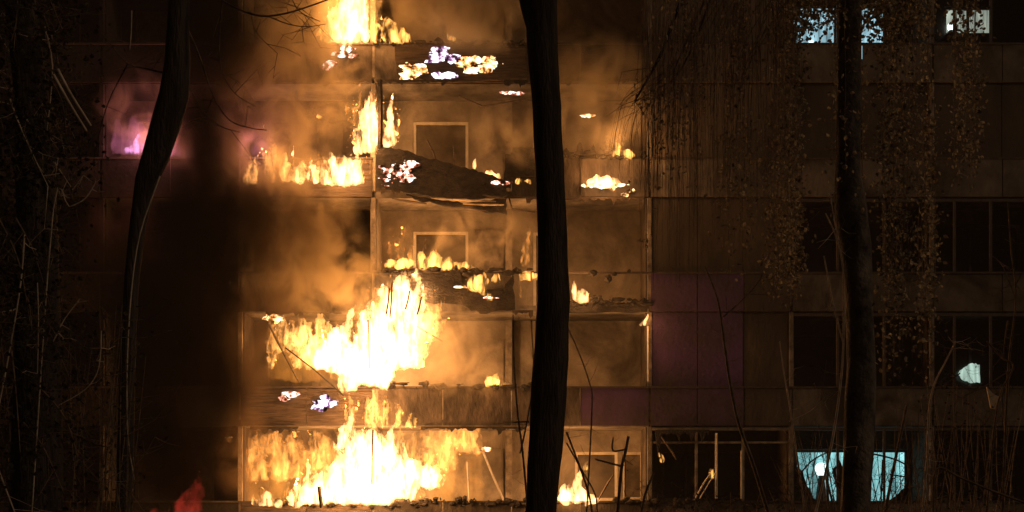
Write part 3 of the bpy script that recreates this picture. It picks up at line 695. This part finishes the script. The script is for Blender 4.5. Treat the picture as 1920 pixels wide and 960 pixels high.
# ------------------------------------------------------------------ trees
def trunk_mb(pts, Y, seg=18, rough=.10, toground=True, lean=0):
    """pts: (px, py, half width px) from top to bottom"""
    q = []
    for i in range(len(pts)-1):
        a, b = pts[i], pts[i+1]; n = max(2, int(abs(b[1]-a[1])/22))
        for t in range(n): u = t/n; q.append(tuple(a[j]+(b[j]-a[j])*u for j in range(3)))
    q.append(pts[-1])
    P3 = [P(a, b, Y) for a, b, h in q]; rad = [M_(h, Y) for a, b, h in q]
    if toground and P3[-1].z > -.2:
        last = P3[-1]; d = (P3[-1]-P3[-3]); k = (last.z+.2)/max(.01, -d.z)
        for t in (.34,.67,1): P3.append(last + d*k*t); rad.append(rad[-1]*(1.04 if t < 1 else 1.25))
    return MB().tube(P3, rad, seg, rough)
def tree(name, label, cat, Y, trunk, mat='bark', group=None, rough=.10, seg=18):
    b = trunk_mb(trunk, Y, seg, rough); base = Vector((b.v[-1][0], Y, 0))
    e = empty(name, base); tag(e, label, cat, group)
    def part(mb, nm, m, lab=None, smooth=True, kind=None):
        o = mb.build(nm, MAT[m], e, smooth); o.location = -base
        if lab: o['label'] = lab
        if kind: o['kind'] = kind
        return o
    part(b, 'trunk', mat)
    return e, part
def pix_branch(pts, Y, r0, r1, seg=5, dy=0):
    """smooth a few pixel points into a branch"""
    n = len(pts); out_ = []
    for i in range(n-1):
        p0, p1, p2, p3 = pts[max(0,i-1)], pts[i], pts[i+1], pts[min(n-1,i+2)]
        for t in (0,.25,.5,.75):
            out_.append(tuple(.5*((2*p1[j])+(-p0[j]+p2[j])*t+(2*p0[j]-5*p1[j]+4*p2[j]-p3[j])*t*t+(-p0[j]+3*p1[j]-3*p2[j]+p3[j])*t**3) for j in (0,1)))
    out_.append(pts[-1]); N = len(out_)
    q = [P(a, b, Y+dy*i/(N-1)) for i, (a, b) in enumerate(out_)]
    rad = [M_(r0+(r1-r0)*i/(N-1), Y) for i in range(N)]
    return q, rad
def twiglets(mb, q, rr, n, L, r, down=.3, depth=1):
    for _ in range(n):
        i = rr.randrange(1, len(q)); s = q[i]; d = Vector((rr.gauss(0,1), rr.gauss(0,.6), rr.gauss(.2,.7)-down)); d.normalize()
        l = L*rr.uniform(.4,1.2); p1 = s+d*l*.5+Vector((0,0,-.05*l)); p2 = p1+(d+Vector((0,0,-down*.8+rr.uniform(-.2,.4)))).normalized()*l*.5
        mb.tube([s, p1, p2], [r, r*.7, r*.4], 3)
        if depth > 0: twiglets(mb, [s, p1, p2], rr, 2, L*.5, r*.6, down, depth-1)

# central trunk
e, part = tree('bare_tree', 'thick dark trunk standing in front of the burning balconies, slightly bent', 'tree', 12.0,
  [(1008,-420,22),(1012,-120,24),(1014,0,30),(1018,100,27.5),(1026,200,26.5),(1031,300,27),(1034,400,27.5),(1036,500,29),(1037,560,31),(1033,650,31),(1029,740,31),(1022,850,31.5),(1015,960,30)], rough=.13, seg=22)
for pts, r0, r1 in (([(1012,110),(1000,60),(986,10),(975,-60),(960,-200)], 12, 9), ([(1014,-60),(1045,-160),(1080,-330)], 12, 6), ([(1006,-140),(975,-260),(960,-400)], 12, 5)):
    q, rad = pix_branch(pts, 12.0, r0, r1, 8); part(MB().tube(q, rad, 10, .1), 'branch', 'bark')

# forked leaning tree beside the smoke column
e, part = tree('bare_tree', 'leaning dark tree in front of the violet flame, its stem curving to the ground', 'tree', 10.0,
  [(345,-260,15),(338,-60,18),(334,60,21),(333,120,24),(326,180,27),(312,230,27),(292,290,25),(273,340,20),(258,420,15),(247,520,13.5),(241,640,13.5),(237,780,14.5),(233,960,16)], rough=.08)
rr = random.Random(21)
for pts, r0, r1 in (([(400,-10),(440,14),(490,30),(540,24),(590,8),(640,-10)], 2.2, 1.2), ([(345,40),(372,100),(400,180),(430,225),(470,240),(500,244)], 2.0, .8), ([(350,150),(375,200),(410,235),(450,248)], 1.6, .7),
    ([(420,-20),(412,60),(415,130),(440,175),(480,200)], 1.5, .6), ([(540,-20),(560,20),(600,40)], 1.3, .6), ([(470,20),(480,60),(520,100)], 1.0, .5), ([(325,140),(270,128),(235,115),(190,60)], 2.0, .8),
    ([(240,118),(200,200),(175,300)], 1.3, .6), ([(500,30),(540,45),(575,50),(610,45)], 1.2, .6)):
    q, rad = pix_branch(pts, 10.2, r0, r1, dy=rr.uniform(-.4,.4)); mb = MB().tube(q, rad, 5); twiglets(mb, q, rr, 5, .28, .0035, .3); part(mb, 'branch', 'twig', smooth=False)
q, rad = pix_branch([(300,330),(262,440),(245,560),(238,700),(240,820),(252,900)], 9.6, 1.6, 1.4); part(MB().tube(q, rad, 5), 'branch', 'ptwig')
q, rad = pix_branch([(247,20),(246,60),(243,95)], 9.8, 1.2, 1.0); part(MB().tube(q, rad, 5), 'branch', 'ptwig')

# dark leafy tree at the frame edge
e, part = tree('leafy_tree', 'big dark leafy tree closing off the view beside the violet flame', 'tree', 8.5,
  [(20,-300,16),(40,0,26),(60,200,32),(70,480,38),(72,960,46)], rough=.1)
rr = random.Random(31); lf = MB(); tw = MB()
for i in range(46):
    x0, y0 = rr.uniform(-30,90), rr.uniform(-120,900)
    x1 = x0 + rr.uniform(-90,120); lim = 125 if y0 < 120 else 125+(y0-120)*.4
    x1 = min(x1, min(lim, 200)); y1 = y0 + rr.uniform(40,220)
    q, rad = pix_branch([(x0,y0),((x0+x1)/2+rr.uniform(-14,14),(y0+y1)/2-20),(x1,y1)], 8.2+rr.uniform(-.6,.9), 2.2, .8, dy=rr.uniform(-.5,.5))
    b = MB().tube(q, rad, 4); twiglets(b, q, rr, 9, .26, .0028, .2); part(b, 'branch', 'twig' if rr.random() < .8 else 'ptwig', smooth=False)
    for p in q:
        for _ in range(15): lf.leaf(p+Vector((rr.gauss(0,.12), rr.gauss(0,.22), rr.gauss(0,.15))), rr.uniform(.02,.05), rr)
part(lf, 'crown', 'dleaf', smooth=False, kind='stuff')
for pts in ([(100,140),(118,172),(140,210),(162,245)], [(108,130),(135,180),(170,235)]):
    q, rad = pix_branch(pts, 7.9, 3.4, 2.2); part(MB().tube(q, rad, 6, .2), 'branch', 'ptwig')

# birch with curtains of hanging twigs
YBi = 14.0
e, part = tree('birch_tree', 'birch with dark trunk hung with dry leaves and long drooping twigs', 'tree', YBi,
  [(1592,-420,15),(1594,-100,19),(1594,0,21),(1592,100,22),(1591,200,22),(1590,300,22),(1592,340,26),(1597,400,31),(1604,460,28),(1610,560,25),(1614,680,26),(1610,820,27),(1604,960,28)], 'birch', rough=.14)
rr = random.Random(41)
limbs = [[(1594,-60),(1500,-160),(1390,-120),(1290,-20),(1240,100),(1190,190)], [(1592,-120),(1480,-250),(1360,-240),(1230,-140),(1200,-60)], [(1594,-40),(1660,-130),(1740,-160),(1800,-90)],
         [(1592,-90),(1540,-150),(1470,-90),(1440,-20)], [(1345,-40),(1310,60),(1270,140),(1225,170),(1185,195)], [(1335,-30),(1300,50),(1265,130),(1258,170)], [(1594,-10),(1640,-70),(1690,-40),(1720,40)], [(1594,-100),(1700,-220),(1830,-260),(1900,-160)]]
for i, pts in enumerate(limbs):
    q, rad = pix_branch(pts, YBi, 7 if i not in (4,5) else 2.2, 1.6 if i not in (4,5) else .8, dy=rr.uniform(-1.2,1.2))
    b = MB().tube(q, rad, 6); twiglets(b, q, rr, 8, .5, .005, .5); part(b, 'branch', 'bark' if i < 4 or i > 5 else 'twig', smooth=False)
hang = []
def hang_twig(mb, px, y0, y1, r=.0045, Y=None):
    Y = Y or YBi+rr.uniform(-1.0, 1.2); n = 9; q = []; x = px
    for i in range(n):
        x += rr.gauss(0, 2.3); q.append(P(x, y0+(y1-y0)*i/(n-1), Y + .05*math.sin(i+px)))
    mb.tube(q, [r*(1-.6*i/(n-1)) for i in range(n)], 3)
    return q
tw = MB(); lf = MB()
def leaves_on(q, dens, size=(.038,.07), sp=.05, mb=None):
    for a, b in zip(q[:-1], q[1:]):
        for _ in range(dens if isinstance(dens, int) else int(dens)+(rr.random() < dens % 1)):
            (mb or lf).leaf(a.lerp(b, rr.random())+Vector((rr.gauss(0,sp), rr.gauss(0,sp*2), rr.gauss(0,sp))), rr.uniform(*size), rr, .8)
for i in range(210):                     # bare curtain
    px = rr.uniform(1205,1500)
    hang_twig(tw, px, rr.uniform(-160,60), rr.choice((rr.uniform(250,430), rr.uniform(380,560))), rr.uniform(.0026,.0065))
for i in range(40):
    leaves_on(hang_twig(tw, rr.uniform(1195,1500), rr.uniform(-160,-20), rr.uniform(200,480), .004), .9)
def strand(x0, x1, y0, y1, n, dens, ends=60, sp=.05):
    for i in range(n):
        q = hang_twig(tw, rr.uniform(x0,x1), y0-rr.uniform(0,60), y1-rr.uniform(0,ends), .0042)
        leaves_on(q, dens, sp=sp)
strand(1448,1505,-80,330,16,7,80); strand(1440,1500,200,580,12,6,90); strand(1440,1495,380,560,10,7,40)
strand(1560,1625,-60,420,12,5,140); strand(1350,1410,250,530,8,4,90); strand(1360,1400,-80,180,5,4,60)
strand(1640,1745,-60,330,24,6,120); strand(1650,1750,250,720,22,8,160); strand(1790,1836,-60,350,12,8,60); strand(1488,1570,-80,85,20,8,50); strand(1615,1670,-80,95,14,8,50); strand(1660,1780,-80,70,14,6,40); strand(1250,1300,-60,100,8,3,60)
q = [P(1250,150,YBi), P(1225,175,YBi), P(1200,200,YBi), P(1260,240,YBi)]
for a in ((1215,185),(1235,170),(1265,245),(1270,260),(1245,280),(1200,170),(1320,190),(1285,235),(1208,450),(1203,195)):
    c = P(a[0], a[1], YBi)
    for _ in range(14): lf.leaf(c+Vector((rr.gauss(0,.05), rr.gauss(0,.08), rr.gauss(0,.05))), rr.uniform(.03,.055), rr, .5)
for i in range(34):
    x = rr.uniform(1225,1420); y = rr.uniform(-60,120); w_ = rr.uniform(30,90); h_ = rr.uniform(90,190)
    q, rad = pix_branch([(x+w_,y-h_*.5),(x+w_*.45,y),(x,y+h_*.45),(x-w_*.2,y+h_),(x-w_*.24,y+h_*1.7)], YBi+rr.uniform(-.8,.8), 1.0, .35); tw.tube(q, rad, 3)
    leaves_on(q[6:], .8)
# arching twigs over the yellow flame
for i in range(26):
    x = rr.uniform(1150,1250); y = 190+rr.uniform(-25,40)
    q, rad = pix_branch([(1250+rr.uniform(-10,40),y-60),(x+20,y-10),(x,y+40),(x-rr.uniform(0,14),y+110)], YBi+rr.uniform(-.6,.6), .5, .25); tw.tube(q, rad, 3)
part(tw, 'hanging_twigs', 'twig', smooth=False, kind='stuff')
part(lf, 'crown', 'leaf', smooth=False, kind='stuff')

# thin saplings
def sapling(label, stems, Y, mat='twig', n=6, L=.35, cat='sapling', leaves=0, seed=0, name='sapling'):
    rr = random.Random(seed+300); base = None; made = []
    x0, y0 = stems[0][0][-1]
    base = P(x0, y0, Y); base.z = 0
    e = empty(name, base); tag(e, label, cat)
    for i, (pts, r0, r1) in enumerate(stems):
        q, rad = pix_branch(pts, Y, r0, r1)
        if i == 0 and q[-1].z > 0:
            q.append(Vector((q[-1].x, Y, -.1))); rad.append(rad[-1]*1.2)
        mb = MB().tube(q, rad, 5, .1); twiglets(mb, q, rr, n if i == 0 else n//2, L, .004, -.1)
        o = mb.build('stem' if i == 0 else 'branch', MAT[mat], e); o.location = -base
    return e
sapling('thin dark sapling with crossed twigs at the near side of the central trunk', [([(962,590),(964,680),(970,770),(980,850),(990,960)],1.2,2.4), ([(960,792),(1000,790)],1.6,1.6), ([(996,600),(1000,700),(990,780),(975,850)],1.2,1.6)], 18, n=5, seed=1)
sapling('thin twig sapling slanting out behind the central trunk under the torch flame', [([(1062,610),(1085,660),(1105,718)][::1]+[(1110,760),(1100,960)],1.2,1.6)], 18, n=4, seed=2)
sapling('pair of slender stems slanting across the tapering lowest flame', [([(1062,810),(1085,870),(1105,930),(1112,980)],1.8,2.2), ([(1062,830),(1090,880),(1115,925),(1120,960)],1.4,1.6)], 18, n=3, seed=3)
sapling('crooked sapling with square set side branches before the orange lit door', [([(1178,818),(1172,850),(1165,880),(1158,960)],2.6,3.4), ([(1116,861),(1164,874)],1.6,2.0), ([(1150,820),(1149,845),(1172,843)],1.6,1.8), ([(1172,862),(1186,872)],.8,.8)], 18, n=2, L=.2, seed=4)
sapling('short dark stem leaning at the foot of the corner post', [([(1226,886),(1210,925),(1200,975)],2.4,2.6)], 18, n=3, seed=5)
sapling('tall thin dark tree curving down past the balconies painted with violet glow', [([(1322,500),(1345,560),(1355,620),(1366,700),(1384,790),(1412,870),(1440,960)],1.6,4.2), ([(1356,595),(1395,560),(1425,525),(1442,485)],1.6,1.0), ([(1395,552),(1470,552)],1.0,.8)], 17, n=9, seed=6)
sapling('slender sapling between the thin dark tree and the cyan window', [([(1462,640),(1470,700),(1482,770),(1495,860),(1510,960)],1.0,2.2), ([(1480,790),(1520,770),(1540,750)],1.0,.7)], 17, 'ptwig', n=7, seed=7)
sapling('pale barked sapling climbing beside the birch trunk', [([(1548,400),(1566,440),(1580,500),(1582,600),(1578,700),(1560,830),(1530,960)],1.2,2.6), ([(1545,480),(1560,560),(1580,640)],1.4,1.6), ([(1556,360),(1562,400),(1572,450)],1.0,1.6)], 13.5, 'ptwig', n=8, seed=8)
sapling('pale twig arching up towards the small lit gap', [([(1792,640),(1772,680),(1752,720),(1742,770),(1738,860),(1730,960)],1.3,2.4), ([(1785,655),(1800,652)],1.2,1.0), ([(1788,645),(1778,632)],1.0,.6)], 16, 'ptwig', n=8, L=.3, seed=9)
sapling('dark sapling crossing the cyan window beside the birch trunk', [([(1700,760),(1690,810),(1675,880),(1660,960)],2.2,3.4), ([(1632,850),(1680,862),(1712,880)],1.8,1.4), ([(1655,862),(1652,940)],1.6,1.6), ([(1668,890),(1705,895)],1.4,1.2)], 17, n=7, seed=10)
sapling('dark bowed twig crossing before the globe lamp', [([(1558,845),(1520,866),(1496,905),(1530,940),(1570,980)],1.3,2.0), ([(1552,845),(1552,945)],2.2,2.2), ([(1562,890),(1582,930)],1.8,2.0)], 17, n=6, L=.3, seed=11)
sapling('thin sticks fanning out below the small lit gap', [([(1850,640),(1880,672),(1900,690),(1870,760),(1850,960)],1.6,2.2), ([(1900,690),(1850,722),(1800,745)],1.4,1.0), ([(1800,700),(1760,730)],1.2,1.0), ([(1890,600),(1884,640),(1882,670)],1.4,1.2)], 16, 'twig', n=12, seed=12)
sapling('fallen bough slanting through the undergrowth by the frame edge', [([(1930,945),(1860,920),(1800,895),(1755,880),(1750,970)],2.6,2.0)], 15, 'twig', n=12, seed=13)
sapling('bare sapling standing tall at the frame edge under the quiet balconies', [([(1890,380),(1896,470),(1905,560),(1890,700),(1880,960)],1.0,2.6), ([(1905,560),(1880,500),(1860,480)],1.2,.8)], 16, 'twig', n=12, seed=14)
sapling('drooping dead stem at the edge of the big dark leafy tree', [([(46,440),(40,520),(28,600),(10,700),(-10,800)],1.6,1.6), ([(70,530),(72,600),(70,700)],1.2,1.0), ([(150,560),(120,600),(100,640)],1.0,.8)], 7.5, 'ptwig', n=8, L=.12, seed=15)
sapling('curved dead twig reaching out below the big dark leafy tree', [([(180,340),(160,372),(130,388),(100,392),(60,960)],1.2,1.4), ([(190,620),(185,690),(160,730),(110,760)],1.2,.8)], 7.7, 'ptwig', n=9, L=.12, seed=16)
# undergrowth along the bottom
def shrub(label, x0, x1, ytop, Y, n, mat, seed, leafmat='dleaf', nl=4):
    rr = random.Random(seed); xb = (x0+x1)/2; base = P(xb, 993, Y); base.z = 0
    e = empty('shrub', base); tag(e, label, 'shrub'); lf = MB(); st = MB()
    for i in range(n):
        xa = rr.uniform(x0, x1); top = ytop+rr.uniform(0, 120); x2 = xa+rr.uniform(-50,50)
        q, rad = pix_branch([(x2, top), ((xa+x2)/2+rr.uniform(-8,8), (top+990)/2), (xa, 1000)], Y+rr.uniform(-.8,.8), .5, 1.5)
        q.append(Vector((q[-1].x, q[-1].y, -.1))); rad.append(rad[-1])
        st.tube(q, rad, 3); twiglets(st, q[:8], rr, 5, .4, .0035, -.2)
        for p in q[:-1]:
            for _ in range(nl): lf.leaf(p+Vector((rr.gauss(0,.12), rr.gauss(0,.2), rr.gauss(0,.12))), rr.uniform(.03,.06), rr, .4)
    o = st.build('stems', MAT[mat], e); o.location = -base; o['kind'] = 'stuff'
    o = lf.build('foliage', MAT[leafmat], e); o.location = -base; o['kind'] = 'stuff'
shrub('tangled bare shrub under the cyan window and birch trunk', 1480, 1760, 780, 16.5, 44, 'twig', 51, 'dleaf', 0)
shrub('dense dark shrub filling the ground beside the fallen bough', 1730, 1960, 700, 17, 36, 'twig', 52, 'dleaf', 1)
shrub('low dark shrub in front of the corner bay', 1200, 1480, 890, 18, 40, 'twig', 53, 'dleaf', 1)
shrub('dark shrub at the foot of the big dark leafy tree', -60, 250, 560, 9, 34, 'twig', 54, 'dleaf', 1)
